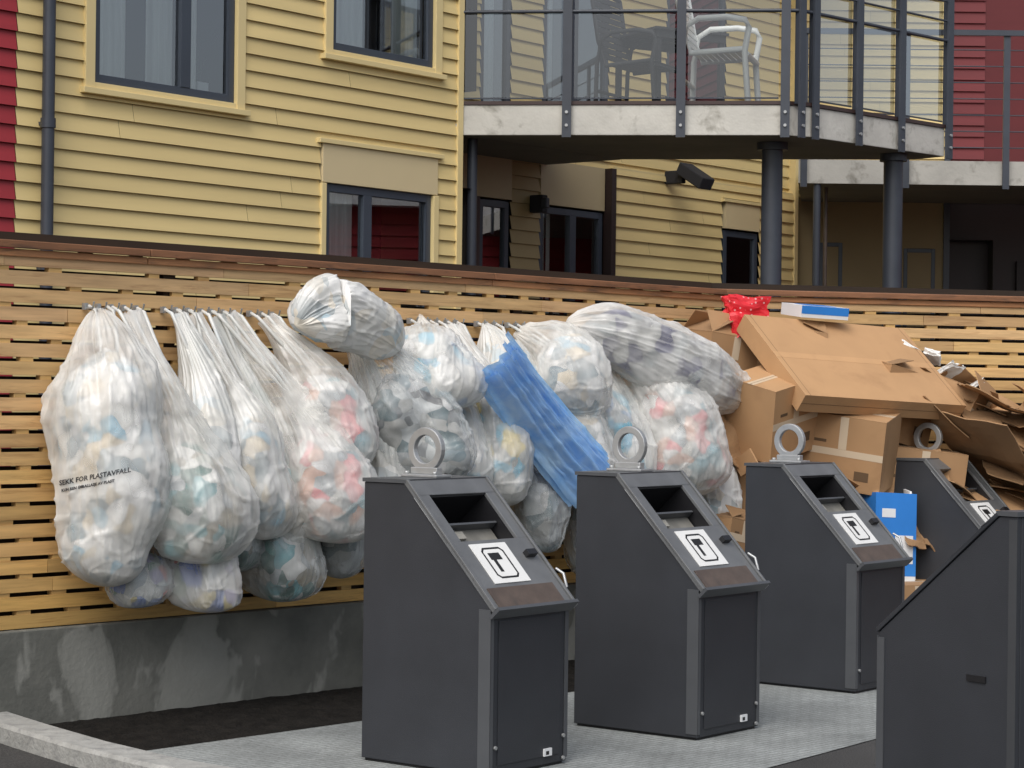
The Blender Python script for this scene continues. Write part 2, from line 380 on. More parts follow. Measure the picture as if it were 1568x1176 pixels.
def window(par,u0,u1,z0,z1,y,mull=(),curt=(),trim=None,dep=.05,name='window',trimmat='yellowtrim',fw=.055,plant=None):
    b=MB()
    yf=y-.005
    b.box(u0,u0+fw,yf,yf+dep,z0,z1,'frame'); b.box(u1-fw,u1,yf,yf+dep,z0,z1,'frame')
    b.box(u0+fw,u1-fw,yf,yf+dep,z0,z0+fw,'frame'); b.box(u0+fw,u1-fw,yf,yf+dep,z1-fw,z1,'frame')
    for mm in mull: b.box(mm-.045,mm+.045,yf-.004,yf+dep,z0+fw,z1-fw,'frame')
    if trim:
        t0,t1,tb,tt=trim
        b.box(t0,u0-.002,y-.035,y+.02,tb+.03,tt,trimmat); b.box(u1+.002,t1,y-.035,y+.02,tb+.03,tt,trimmat)
        b.box(t0-.03,t1+.03,y-.06,y+.02,tb-.01,tb+.028,trimmat)
        if z0-.002>tb+.03: b.box(u0-.001,u1+.001,y-.03,y+.02,tb+.03,z0-.002,trimmat)
        if tt>z1+.01: b.box(u0,u1,y-.03,y+.02,z1+.002,tt,trimmat)
    b.make(name+'_frame',par,bevel=.003)
    gl=MB(); gl.face([(u0+fw,y+.02,z0+fw),(u1-fw,y+.02,z0+fw),(u1-fw,y+.02,z1-fw),(u0+fw,y+.02,z1-fw)],'glass'); gl.make(name+'_glass',par)
    r=MB(); X0,X1,Z0,Z1=u0-.25,u1+.6,z0-.1,z1+.1; Y0,Y1=y+.06,y+1.4
    r.face([(X0,Y1,Z0),(X1,Y1,Z0),(X1,Y1,Z1),(X0,Y1,Z1)],'room'); r.face([(X0,Y0,Z0),(X0,Y1,Z0),(X0,Y1,Z1),(X0,Y0,Z1)],'room')
    r.face([(X1,Y0,Z0),(X1,Y1,Z0),(X1,Y1,Z1),(X1,Y0,Z1)],'room'); r.face([(X0,Y0,Z0),(X1,Y0,Z0),(X1,Y1,Z0),(X0,Y1,Z0)],'room'); r.face([(X0,Y0,Z1),(X1,Y0,Z1),(X1,Y1,Z1),(X0,Y1,Z1)],'room')
    for a,e in curt:
        n=max(8,int((e-a)*90)); vs=[]
        for i in range(n+1):
            x=a+(e-a)*i/n; yy=y+.10+.02*math.sin(i*1.3)+.01*math.sin(i*.45+a)
            vs+=[(x,yy,z0+.02),(x,yy,z1)]
        r.raw(vs,[(2*i,2*i+2,2*i+3,2*i+1) for i in range(n)],'curtain',1.0,True)
    if plant:
        pr=random.Random(3)
        for _ in range(46):
            x=plant+pr.gauss(0,.07); z=z0+.12+abs(pr.gauss(0,.14)); yy=y+.14+pr.uniform(0,.08)
            dx,dz=pr.uniform(-.05,.05),pr.uniform(.01,.07)
            r.face([(x,yy,z),(x+dx-.012,yy-.01,z+dz),(x+dx*1.6,yy,z+dz*1.5),(x+dx+.012,yy+.01,z+dz)],'plant',pr.uniform(.6,1.4))
        r.box(plant-.05,plant+.05,y+.1,y+.2,z0+.03,z0+.13,'whiteprint')
    r.make(name+'_room',par)

b=MB()
hA=[(-3.74,-2.33,3.37,5.0),(-1.54,-.26,3.86,5.35),(-1.56,-.28,1.8,3.27)]
siding(b,-4.27,-.06,0,7,0,'yellow',hA); siding(b,-9,-4.275,0,7,0,'red')
b.box(-.06,0.0,-.03,.03,0,7,'yellowtrim')
b.face([(0,.0,0),(0,.8,0),(0,.8,7),(0,0,7)],'ochreshaded')
b.box(-9,0,1.5,8,0,7,'ochreshaded')
b.make('wall_front',yh)
window(yh,-3.66,-2.41,3.44,4.92,0,mull=(-2.86,),curt=((-3.6,-3.3),(-3.12,-2.9),(-2.8,-2.66)),trim=(-3.74,-2.33,3.37,5.0),plant=-2.6)  # curtains and plant added in place of reflections in the glass
window(yh,-1.46,-.34,3.93,5.27,0,mull=(),curt=((-1.40,-1.0),(-.70,-.40)),trim=(-1.54,-.26,3.86,5.35))  # curtains stand in for reflections on this pane too
window(yh,-1.51,-.34,1.85,2.97,0,mull=(-1.05,),curt=((-1.38,-1.12),),trim=(-1.56,-.28,1.8,2.97))
pb=MB(); pb.box(-1.55,-.29,-.03,.02,2.975,3.25,'panel'); pb.box(-1.6,-.24,-.05,.02,3.252,3.285,'yellowtrim'); pb.make('window_panel',yh,bevel=.003)
dp=MB(); dp.tube([(-4.08,-.085,.1),(-4.08,-.085,6.8)],.04,'steel')
for z in (2.2,3.1,4.3): dp.tube([(-4.08,-.085,z),(-4.08,-.085,z+.06)],.048,'steel'); dp.box(-4.10,-4.06,-.06,0,z+.02,z+.04,'steel')
dp.make('downpipe',yh)
b=MB()
YC=.74
siding(b,0,6.3,3.5,7,.8,'yellow',[(1.19,1.60,3.7,5.4),(2.04,3.0,3.7,5.7),(3.9,4.9,4.2,5.6)])
siding(b,0,2.86,0,3.5,.8,'ochreshaded',[(.93,1.62,0,3.5),(2.02,2.96,0,3.5)])  # yellow siding of the recess, coloured darker to paint its shade
siding(b,3.04,6.1,0,3.5,YC,'yellow',[(4.78,5.44,1.7,3.38)])
b.box(2.96,3.03,YC-.03,.8,0,3.5,'darkdoor'); b.box(6.08,6.14,YC-.03,2.2,0,7,'yellowtrim')
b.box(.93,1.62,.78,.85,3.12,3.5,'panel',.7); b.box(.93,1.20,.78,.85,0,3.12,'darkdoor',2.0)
b.box(2.02,2.95,.78,.85,3.12,3.5,'panel',.75)  # recess panels tinted down, same painted shade as the siding
b.box(4.82,5.42,YC-.03,YC+.02,3.09,3.34,'panel'); b.box(4.76,5.46,YC-.05,YC+.02,3.342,3.37,'yellowtrim')
b.box(3.04,6.3,YC,1.0,3.5,3.52,'yellowtrim')
b.box(-.0,2.1,.0,.8,3.46,3.70,'soffit')  # unseen loggia ceiling, added to block light from the recess
b.box(0,6.1,2.3,8,0,7,'ochreshaded')
b.make('wall_recessed',yh)
window(yh,1.20,1.60,1.8,3.10,.8,curt=(),name='window_b')
window(yh,2.02,2.94,1.8,3.10,.8,mull=(2.50,),curt=((2.1,2.3),),name='window_c')
window(yh,4.82,5.42,1.7,3.07,YC,mull=(),name='window_d')
window(yh,1.19,1.60,3.7,5.4,.8,curt=((1.3,1.5),),name='door_upper')
window(yh,2.04,3.0,3.7,5.7,.8,mull=(2.5,),curt=((2.1,2.3),),name='door_upper_b')
window(yh,3.9,4.9,4.2,5.6,.8,mull=(),name='window_upper')
l=MB(); l.obox((3.76,.32,3.36),(.20,0,0),(0,.26,.16),(0,-.05,.10),'blackfab'); l.box(3.82,3.88,.54,YC,3.43,3.55,'blackfab'); l.make('wall_lamp',yh,bevel=.01)
l=MB(); l.box(1.86,1.94,.64,.78,3.03,3.18,'blackfab'); l.box(1.84,1.89,.58,.64,3.06,3.15,'steel'); l.make('wall_lamp_small',yh,bevel=.01)
rf=MB(); rf.obox((-9.3,-.5,6.95),(16,0,0),(0,9.5,0),(0,0,.2),'steel'); rf.make('roof',yh)

bal=empty('balcony')
def wb(name,b,**k): return b.make(name,bal,**k)
poly=[(-.42,17.0),(2.03,16.75),(2.24,16.85),(3.5,18.1),(3.3,18.35),(.88,18.62)]
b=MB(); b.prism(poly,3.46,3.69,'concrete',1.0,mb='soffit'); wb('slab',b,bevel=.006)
def shrink(poly,k,c): return [(c[0]+(x-c[0])*k,c[1]+(y-c[1])*k) for x,y in poly]
b=MB(); b.prism(shrink(poly,1.012,(1.4,17.6)),3.692,3.72,'darkdoor',1.6); wb('deck_edge',b)
pts=[(-.45,16.98),(.39,16.885),(1.25,16.80),(2.03,16.72),(2.15,16.73),(2.27,16.84),(2.66,17.22),(3.06,17.62),(3.53,18.09)]
b=MB()
for i,(x,y) in enumerate(pts):
    w_=.035
    d=Vector((1,-.1)) if i<4 else Vector((.7,.71))
    d.normalize(); n=Vector((d.y,-d.x))
    o=Vector((x,y))-d*w_
    b.obox((o.x,o.y,3.44),(d.x*w_*2,d.y*w_*2,0),(n.x*.02,n.y*.02,0),(0,0,1.5),'steel')
    b.obox((o.x-n.x*.05+d.x*.02,o.y-n.y*.05+d.y*.02,3.70),(d.x*.03,d.y*.03,0),(n.x*.045,n.y*.045,0),(0,0,1.24),'steel')
    for z in (3.53,3.63): b.tube([(x+n.x*.02,y+n.y*.02,z),(x+n.x*.034,y+n.y*.034,z)],.012,'zinc',8)
for z,r in ((4.40,.014),(4.93,.024)):
    for i in range(len(pts)-1):
        a,c=pts[i],pts[i+1]; b.tube([(a[0],a[1]+.01,z),(c[0],c[1]+.01,z)],r,'steel',8)
for z in (4.56,4.72):
    for i in range(4,len(pts)-1):
        a,c=pts[i],pts[i+1]; b.tube([(a[0],a[1]+.01,z),(c[0],c[1]+.01,z)],.009,'steel',6)
b.tube([(-.45,16.98,4.4),(-.42,17.0,4.4)],.012,'steel',6)
wb('railing_posts',b)
b=MB()
for i in range(len(pts)-1):
    if i in (3,4): continue
    a,c=Vector(pts[i]),Vector(pts[i+1]); d=(c-a).normalized(); a=a+d*.05; c=c-d*.05; o=Vector((-d.y,d.x))*.03
    b.face([(a.x+o.x,a.y+o.y,3.74),(c.x+o.x,c.y+o.y,3.74),(c.x+o.x,c.y+o.y,4.90),(a.x+o.x,a.y+o.y,4.90)],'railglass' if i<4 else 'railglass2')
    for z in (3.735,4.895): b.obox((a.x+o.x,a.y+o.y-.01,z),(c.x-a.x,c.y-a.y,0),(0,.012,0),(0,0,.012),'steel')
wb('railing_glass',b)
b=MB(); b.tube([(2.0,17.25,0),(2.0,17.25,3.459)],.082,'steel',24); b.tube([(3.06,17.95,0),(3.06,17.95,3.459)],.078,'steel',24)
b.tube([(-.33,17.25,0),(-.33,17.25,3.459)],.04,'steel',16)
for x,y,r in ((2.0,17.25,.12),(3.06,17.95,.11)): b.tube([(x,y,3.40),(x,y,3.457)],r,'steel',24)
wb('pillars',b)

def chair(name,x,y,z,rz,frame,seat,r=.018):
    b=MB()
    for s in (-.27,.27):
        b.tube([(s,.26,.0),(s,.25,.40),(s,.22,.60),(s,.12,.66),(s,-.1,.665),(s,-.24,.64),(s,-.27,.58),(s,-.24,.40),(s,-.27,0)],r,frame,8)
        b.tube([(s*.93,-.24,.42),(s*.93,.18,.40),(s*.93,.25,.60),(s*.93,.32,1.0)],r,frame,8)
    b.tube([(-.25,.32,1.0),(0,.335,1.03),(.25,.32,1.0)],r,frame,8)
    b.tube([(-.27,.25,.2),(.27,.25,.2)],r*.8,frame,8); b.tube([(-.27,-.25,.38),(.27,-.25,.38)],r,frame,8)
    for i in range(9):
        t=i/9; b.box(-.25,.25,-.24+t*.43,-.24+t*.43+.040,.405,.418,seat)
    for i in range(10):
        t=i/10; b.obox((-.245,.20+t*.11,.46+t*.53),(.49,0,0),(0,.012,.045),(0,.01,-.002),seat)
    b.make(name,None,(x,y,z),rz)
chair('armchair',1.58,17.25,3.72,math.radians(75),'whitemetal','whitemetal',.024)
chair('armchair',1.0,17.9,3.72,math.radians(60),'blackfab','blackfab')
tb=MB()
for i in range(8): tb.box(-.35+i*.088,-.35+i*.088+.08,-.35,.35,.68,.70,'blackfab')
for sx in (-.3,.3):
    for sy in (-.3,.3): tb.box(sx-.02,sx+.02,sy-.02,sy+.02,0,.68,'blackfab')
tb.box(-.33,.33,-.33,-.30,.62,.68,'blackfab'); tb.box(-.33,.33,.30,.33,.62,.68,'blackfab')
tb.make('patio_table',None,(1.25,18.1,3.72),.5)

# ------------------------------------------------------------ red house at right
rh=empty('red_house',(2.85,22.5,0),0)
b=MB()
siding(b,0,1.55,3.7,8,0,'yellow',[]) ; siding(b,1.56,6.4,3.7,8,0,'redshade',[(1.9,2.5,3.8,5.6)])
b.face([(0,0,0),(1.52,0,0),(1.52,0,3.7),(0,0,3.7)],'ochreshaded',.6); b.face([(1.52,.3,0),(6.4,.3,0),(6.4,.3,3.7),(1.52,.3,3.7)],'darkdoor')  # lower yellow wall tinted down, its shade painted into the colour
b.box(1.50,1.56,-.03,.3,0,8,'steel')
b.box(1.9,2.5,.0,.05,3.8,5.6,'redshade',.7)
b.box(2.3,6.4,.22,.28,0,2.9,'darkdoor',.6)
b.box(0,6.4,.5,6,0,8,'ochreshaded')
b.make('wall',rh)
b=MB()
siding(b,0,9,0,3.7,0,'red',[(1,2.2,1.2,2.6),(4,5.2,1.2,2.6)],pc=.14)
for u in (1,4):
    for z in (1.2,):
        b.box(u,u+1.2,.0,.05,z,z+1.4,'room'); b.box(u-.08,u,-.04,.02,z-.08,z+1.48,'whiteprint'); b.box(u+1.2,u+1.28,-.04,.02,z-.08,z+1.48,'whiteprint'); b.box(u,u+1.2,-.04,.02,z+1.4,z+1.48,'whiteprint'); b.box(u,u+1.2,-.04,.02,z-.08,z,'whiteprint')
b.box(0,9,.3,5,0,3.7,'room'); b.box(-.1,9.1,-.3,5.2,3.7,3.85,'whiteprint')
b.make('wing',rh,(6.4,0,0),math.radians(-90))
window(rh,.25,.48,1.6,3.05,-.001,name='window_left',fw=.04)
window(rh,1.10,1.42,1.6,3.0,-.001,name='window_right',fw=.04)
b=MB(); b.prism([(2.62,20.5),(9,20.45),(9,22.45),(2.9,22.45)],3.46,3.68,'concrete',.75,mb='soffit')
for x in (2.66,3.6,4.52,5.4,6.3,7.2,8.1):
    b.box(x-.03,x+.03,20.43,20.455,3.42,4.85,'steel')
for z in (4.83,): b.box(2.6,9,20.41,20.45,z,z+.05,'steel')
for z in (3.8,3.95,4.1,4.25,4.4,4.55,4.7): b.tube([(2.6,20.46,z),(9,20.44,z)],.006,'steel',6)
b.tube([(2.80,20.55,0),(2.80,20.55,3.46)],.035,'steel',12)
b.tube([(2.93,20.9,0),(2.93,20.9,3.46)],.02,'rust',8)
b.make('rear_balcony')

# ------------------------------------------------------------ bins
def wastebin(loc,rz,dep,wid,x1,zf,ring=True,lip=True,Ht=1.13):
    root=empty('waste_inlet_bin',(loc[0],loc[1],0),rz)
    b=MB(); T=.02
    prof=[(0,.015),(dep,.015),(dep,zf),(x1,Ht),(0,Ht)]
    def side(y0,y1):
        n=5; vs=[(x,y0,z) for x,z in prof]+[(x,y1,z) for x,z in prof]
        b.raw(vs,[tuple(range(n)),tuple(reversed(range(n,2*n)))]+[(i,n+i,n+(i+1)%n,(i+1)%n) for i in range(n)],'binbody')
    side(0,T); side(wid-T,wid)
    b.box(0,T,T+.0005,wid-T-.0005,.015,Ht,'binbody'); b.box(dep-T,dep,T+.0005,wid-T-.0005,.015,zf,'binbody')
    b.box(T+.001,x1-.001,T+.0005,wid-T-.0005,Ht-.02,Ht-.001,'binbody')
    b.box(.01,dep-.01,.01,wid-.01,.004,.0145,'bindark')
    b.make('body',root,bevel=.004)
    b=MB()
    b.box(dep-.055,dep+.004,-.004,-.0005,.03,zf-.004,'bintrim')
    b.box(dep+.0005,dep+.004,-.004,.018,.03,zf-.01,'bintrim'); b.box(dep+.0005,dep+.004,wid-.02,wid+.002,.03,zf-.01,'bintrim')
    b.box(dep+.001,dep+.0045,.05,wid-.05,.05,zf-.05,'binbody')
    b.box(dep+.0046,dep+.012,wid-.16,wid-.11,.05,.08,'whiteprint'); b.box(dep+.0121,dep+.0125,wid-.15,wid-.13,.055,.07,'ink')
    for yy,zz in ((wid-.03,.12),(wid-.03,.03),(.03,.12)): b.tube([(dep+.003,yy,zz),(dep+.012,yy,zz)],.008,'zinc',10)
    b.box(-.006,x1+.012,-.006,wid+.006,Ht+.0005,Ht+.016,'bintrim')
    b.make('trim',root,bevel=.002)
    a=Vector((dep-x1,0,zf-Ht)); L=a.length; a.normalize(); nrm=Vector((-a.z,0,a.x)); 
    if nrm.z<0: nrm=-nrm
    O=Vector((x1,0,Ht)); yv=Vector((0,1,0))
    def sb(s0,s1,y0,y1,h0,h1,m,t=1.0,bb=None):
        (bb or b).obox(O+a*s0+yv*y0+nrm*h0,a*(s1-s0),yv*(y1-y0),nrm*(h1-h0),m,t)
    b=MB(); o0,o1,ya,yb=L*.12,L*.50,.075,wid-.065
    pm='binplate' if lip else 'binbody'
    sb(0,o0,-.006,wid+.006,.001,.016,pm); sb(o1,L+(.02 if lip else 0),-.006,wid+.006,.001,.016,pm)
    sb(o0,o1,-.006,ya,.001,.016,pm); sb(o0,o1,yb,wid+.006,.001,.016,pm)
    if lip: sb(.0,L+.02,-.010,.004,.0165,.026,'binplate'); sb(.0,L+.02,wid-.004,wid+.010,.0165,.026,'binplate')
    b.make('slant_plate',root,bevel=.002)
    b=MB(); dpt=-.17
    sb(o0-.004,o0,ya-.004,yb+.004,dpt,0,'bindark'); sb(o1,o1+.004,ya-.004,yb+.004,dpt,0,'bindark')
    sb(o0,o1,ya-.004,ya,dpt,0,'bindark'); sb(o0,o1,yb,yb+.004,dpt,0,'bindark'); sb(o0,o1,ya,yb,dpt-.004,dpt,'bindark')
    sb(o0+(o1-o0)*.52,o1-.005,ya+.01,yb-.01,-.085,-.06,'bingrey'); sb(o0+(o1-o0)*.50,o0+(o1-o0)*.54,ya+.005,yb-.005,-.055,-.02,'bintrim')
    sb(o0+(o1-o0)*.6,o0+(o1-o0)*.75,ya+.04,ya+.14,-.0595,-.045,'bingrey',1.5)
    b.make('chute',root)
    if lip:
        b=MB(); s0,s1=L*.53,L*.84; y0,y1=.10,wid-.17
        sb(s0,s1,y0,y1,.0165,.0195,'sticker')
        def outline(p0,p1,q0,q1,w_,ch):
            sb(p0,p0+w_,q0+ch,q1-ch,.0197,.0203,'ink'); sb(p1-w_,p1,q0+ch,q1-ch,.0197,.0203,'ink')
            sb(p0+ch,p1-ch,q0,q0+w_,.0197,.0203,'ink'); sb(p0+ch,p1-ch,q1-w_,q1,.0197,.0203,'ink')
            for (pa,qa,pb_,qb) in ((p0,q0+ch,p0+ch,q0),(p0,q1-ch,p0+ch,q1),(p1,q0+ch,p1-ch,q0),(p1,q1-ch,p1-ch,q1)):
                A_=O+a*pa+yv*qa+nrm*.0198; B_=O+a*pb_+yv*qb+nrm*.0198; dd=(B_-A_); pp=dd.cross(nrm).normalized()*w_
                c_=O+a*((p0+p1)/2)+yv*((q0+q1)/2)
                if pp.dot(c_-A_)<0: pp=-pp
                b.obox(A_,dd,pp,nrm*.0005,'ink')
        outline(s0+.022,s1-.022,y0+.045,y1-.045,.009,.018)
        sb(s0+.05,s0+.085,y0+.075,y1-.085,.0197,.0203,'ink'); sb(s0+.085,s1-.055,y0+.085,y0+.105,.0197,.0203,'ink')
        sb(L*.87,L+.012,.03,wid-.05,.0165,.020,'rust')
        sb(L+.0205,L+.035,-.008,wid+.012,-.02,.035,'bintrim'); 
        b.obox(O+a*(L*.82)+yv*(wid+.011)+nrm*-.01,a*(L*.23),yv*.012,nrm*.026,'zinc')
        b.tube([O+a*(L*.78)+yv*(wid+.02)+nrm*.03,O+a*(L*.84)+yv*(wid+.02)+nrm*.045,O+a*(L*.92)+yv*(wid+.02)+nrm*.02],.006,'zinc',8)
        sb(L*.62,L*.66,wid-.10,wid-.04,.0165,.04,'bindark')
        b.make('label_and_lip',root)
    if ring:
        b=MB(); cx,cy=.115,wid*.5; z0=Ht+.0165
        b.box(cx-.095,cx+.095,cy-.05,cy+.05,z0,z0+.012,'zinc')
        b.box(cx-.07,cx+.07,cy-.018,cy+.018,z0+.012,z0+.04,'zinc')
        n=28; R1,R0,th=.090,.058,.013; cz=z0+.114; vs=[]
        for i in range(n):
            q=2*math.pi*i/n; c_,s_=math.cos(q),math.sin(q)
            vs+=[(cx+R1*c_,cy-th,cz+R1*s_),(cx+R0*c_,cy-th,cz+R0*s_),(cx+R0*c_,cy+th,cz+R0*s_),(cx+R1*c_,cy+th,cz+R1*s_)]
        fs=[]
        for i in range(n):
            j=(i+1)%n
            for k_ in range(4): fs.append((4*i+k_,4*i+(k_+1)%4,4*j+(k_+1)%4,4*j+k_))
        b.raw(vs,fs,'zinc')
        for x_ in (-.075,.075): b.tube([(cx+x_,cy-.035,z0+.012),(cx+x_,cy-.035,z0+.024)],.011,'zinc',6)
        b.make('lifting_eye',root,bevel=.003)
    return root
rb=math.radians(-38)
for x,y in ((-.592,8.98),(.295,9.98),(1.22,11.55),(2.2,12.9)):
    wastebin((x,y),rb,.66,.50,.215,.66)
ang=math.atan2(.49,-.345)
wx,wy=math.sin(ang),-math.cos(ang)
root=wastebin((1.575+wx*.5,6.9+wy*.5),ang,.600,.5,.07,.715,ring=False,lip=False)
b=MB(); b.box(.12,.20,.5005,.506,.60,.62,'bindark'); b.box(-.002,.03,.5005,.503,.02,1.12,'bintrim',.7); b.box(.57,.600,.5005,.504,.03,.70,'bintrim'); b.make('side_slot',root)

# ------------------------------------------------------------ bags
def L2W(u,w,z,P=F,rz=rF):
    return Vector((P[0]+u*math.cos(rz)+w*math.sin(rz),P[1]+u*math.sin(rz)-w*math.cos(rz),z))
bagdata={}
V3=Vector
def ridge(x,k): return (1-min(1,abs(x)*k))**2
def bag(T,C,r,rz,pal,seed,clear=False,semi=False,neckw=.05,p=1.6,tm=.62,npl=23,prof='bag',pleat=.13,end=None,tc=.36,flat=1.0,name='plastic_waste_bag',straps=()):
    rr=random.Random(seed); film=FILMC if clear else (FILMS if semi else FILM[pal])
    T=V3((T[0],-T[1],T[2])); C0=V3((C[0],-C[1],C[2]))
    if end: B=V3((end[0],-end[1],end[2])); ctrl=C0
    else: B=C0-V3((0,0,rz)); ctrl=C0+V3((0,0,.45*rz))
    sv=V3((rr.uniform(-50,50),rr.uniform(-50,50),rr.uniform(-50,50)))
    ph=[rr.uniform(0,6.28) for _ in range(6)]
    def path(t): return T*(1-t)**2+ctrl*2*t*(1-t)+B*t*t
    def tan(t): return ((ctrl-T)*(1-t)+(B-ctrl)*t).normalized()
    facets=[(rr.uniform(0,6.28),rr.uniform(.78,.92)) for _ in range(5)]
    def surf(nr,na,t0,k,pleats):
        vs=[]
        for i in range(nr+1):
            f=i/nr
            t=min(1.0,t0+(1-t0)*math.sin(f*math.pi/2)**.9) if f>0 else t0
            if prof=='bag':
                if t<tm: s=math.sin(math.pi/2*t/tm)**p
                else: s=max(0,1-((t-tm)/(1-tm))**3.2)**.5
            else:
                q=2*t-1; s=max(0,1-abs(q)**2.6)**.5
            if t0>0: s*=min(1,max(0,(t-t0)/.14))**.5 if t<t0+.14 else 1
            c=path(t); d=tan(t)
            a=d.cross(V3((0,1,0)))
            if a.length<.05: a=V3((1,0,0))
            a.normalize(); bb=d.cross(a).normalized()
            if a.x<0: a=-a
            nt_=max(0,1-t/.30) if prof=='bag' else 0
            low=min(1,max(0,(t-.35)/.3))
            for j in range(na):
                th=2*math.pi*j/na
                ca,sa=math.cos(th),math.sin(th)
                fm=1.0
                for fa_,fd in facets:
                    cc_=math.cos(th-fa_-.7*(t-.5))
                    if cc_>fd: fm=min(fm,fd/cc_)
                ru=r*1.06*s*(1+.09*math.sin(2*th+ph[0])+.05*math.sin(3*th+ph[1]))*fm; pl=0
                if pleats:
                    thp=th+.25*math.sin(2*th+ph[1])+.15*math.sin(3*th+ph[2])+.12*math.sin(5*t+ph[4])
                    w1=abs(math.sin(npl*thp/2+ph[3])); w2=abs(math.sin(npl*.77*thp+ph[5]))
                    amp=pleat*(max(0,1-t/.6)**.8 if prof=='bag' else .18*min(1,s*1.2))
                    pl=amp*((w1-.6)*.75+(w2-.6)*.45)
                q=k*ru*(1+pl)
                o=a*ca+bb*sa*flat
                pos=c+o*q
                if pleats and nt_>0:
                    pos+=a*(neckw*ca*nt_)+bb*(.020*sa*nt_)
                    pos.z+=.02*nt_*pl*3
                pn=pos+sv
                dsp=noise.noise(pn*3.2)*.26
                vo=noise.voronoi(pn*4.5)[0][0]
                dsp+=(.45-min(vo,.95)**1.4)*(.15 if k==1 else .34)*low
                if k==1:
                    tw=t*1.2
                    dsp+=.055*ridge(noise.noise(V3((ca*2.2+tw*.3,sa*2.2,t*1.1))+sv),8)*(1.2-.6*t)
                    dsp+=.034*ridge(noise.noise(V3((ca*4+sa*.8,sa*4,t*1.8))+sv),8)
                    dsp+=.044*ridge(noise.noise(V3((pn.x*3+pn.z*4,pn.y*5,pn.z*5-pn.x*3))),8)
                    dsp+=.032*ridge(noise.noise(V3((pn.x*6-pn.z*7,pn.y*9,pn.z*8+pn.x*6))),7)
                else:
                    dsp+=.12*abs(noise.noise(pn*10))-.03
                pos+=o*(r*min(1,s*1.4)*dsp)
                vs.append(pos-C0)
        fs=[(i*na+j,(i+1)*na+j,(i+1)*na+(j+1)%na,i*na+(j+1)%na) for i in range(nr) for j in range(na)]
        fs.append(tuple(range(nr*na,nr*na+na)))
        if not pleats or prof!='bag': fs.append(tuple(reversed(range(na))))
        return vs,fs
    vs,fs=surf(110,170,0,1,True)
    loc=L2W(C[0],C[1],C[2])
    b=MB(); b.raw(vs,fs,film,1.0,True)
    for (du,tt,side) in straps:
        p0=V3((T.x+du,-.05,1.862)); p3=path(tt)+V3((side*r*.5*math.sin(math.pi/2*min(1,tt/tm))**p,-.02-r*.35*tt,0)); 
        p1=p0+V3((0,-.05,-.02)); p2=(p1+p3)/2+V3((0,-.008,-.010))
        b.tube([q-C0 for q in (p0,p1,(p1*2+p2)/3,p2,(p2+p3)/2,p3)],[.008,.009,.009,.010,.010,.003],FILM['white'],8)
    ob=b.make(name,None,loc,rF)
    bagdata[seed]=(ob,vs,fs,C0)
    if clear or semi:
        v2,f2=surf(44,70,tc if prof=='bag' else .06,.87,False)
        b=MB(); b.raw(v2,f2,CT[pal],1.0,True); b.make('contents',ob)
    return ob
Z=1.84
ST=((-.07,.28,-.6),(0,.30,.1),(.07,.28,.7))
bag((.50,.07,Z),(.40,.28,1.12),.235,.50,'white',1,semi=True,p=.95,tc=.16,straps=((-.06,.18,-.8),(.04,.2,.5)),tm=.5)
bag((.64,.09,Z),(.80,.43,1.00),.215,.29,'teal',2,semi=True,neckw=.06,p=1.7,tm=.74,tc=.45,straps=ST)
bag((1.02,.07,Z),(1.20,.38,1.10),.18,.30,'white',3,semi=True,p=1.5,tm=.68,tc=.4,straps=ST)
bag((.94,.07,Z),(.98,.30,1.20),.16,.34,'white',31,p=1.4,tm=.65,straps=ST)
bag((1.22,.07,Z),(1.62,.46,1.06),.225,.29,'pink',4,semi=True,neckw=.06,p=1.7,tm=.74,tc=.45,straps=ST)
bag((1.16,.07,Z),(1.40,.28,1.02),.17,.28,'teal',41,p=1.7,tm=.7,straps=ST)
bag((1.46,.07,Z),(1.68,.36,1.34),.21,.24,'pink',5,semi=True,p=1.4,tm=.65,straps=ST)
bag((.66,.14,.84),(.58,.22,.62),.15,.11,'mix',6,clear=True,neckw=.03,p=.9,tm=.55,tc=.2)
bag((.82,.22,1.0),(.90,.36,.64),.165,.16,'mix',7,semi=True,neckw=.03,p=1.0,tm=.6,tc=.25)
bag((1.36,.12,1.15),(1.42,.26,.69),.20,.20,'teal',8,clear=True,neckw=.04,p=1.1,tm=.6,tc=.2)
bag((1.15,.12,1.1),(1.16,.22,.80),.17,.16,'teal',81,clear=True,neckw=.04,p=1.1,tm=.6,tc=.2)
bag((1.82,.12,1.25),(1.80,.26,.78),.15,.20,'dark',9,clear=True,neckw=.04,p=1.1,tm=.6,tc=.2)
bag((1.44,.32,1.80),(1.68,.30,2.00),.145,.2,'white',10,prof='pillow',end=(2.08,.36,1.70))
bag((1.95,.10,Z),(2.22,.42,1.28),.26,.26,'dark',11,clear=True,p=1.2,tm=.6,tc=.3)
bag((2.05,.10,Z-.1),(2.02,.30,1.0),.20,.26,'white',111,p=1.2,tm=.6)
bag((2.54,.08,Z),(2.28,.42,1.56),.215,.16,'blue',12,semi=True,neckw=.07,p=1.2,tm=.6,tc=.25,straps=ST)
bag((2.74,.08,Z),(2.76,.44,1.25),.19,.34,'yel',13,semi=True,neckw=.07,p=1.4,tm=.62,tc=.35,straps=ST)
bag((2.62,.08,1.7),(2.50,.42,1.14),.15,.22,'blue',14,semi=True,p=1.2,tc=.3)
bag((3.28,.08,Z),(3.36,.42,1.57),.235,.24,'white',16,semi=True,neckw=.08,p=1.1,tm=.55,tc=.25,straps=ST)
bag((3.42,.26,1.86),(4.02,.56,1.76),.18,.2,'ink',17,semi=True,prof='pillow',end=(4.66,.60,1.44))
bag((3.84,.10,Z),(4.10,.58,1.27),.245,.35,'pink',18,semi=True,neckw=.08,p=1.3,tm=.6,tc=.3,straps=ST)
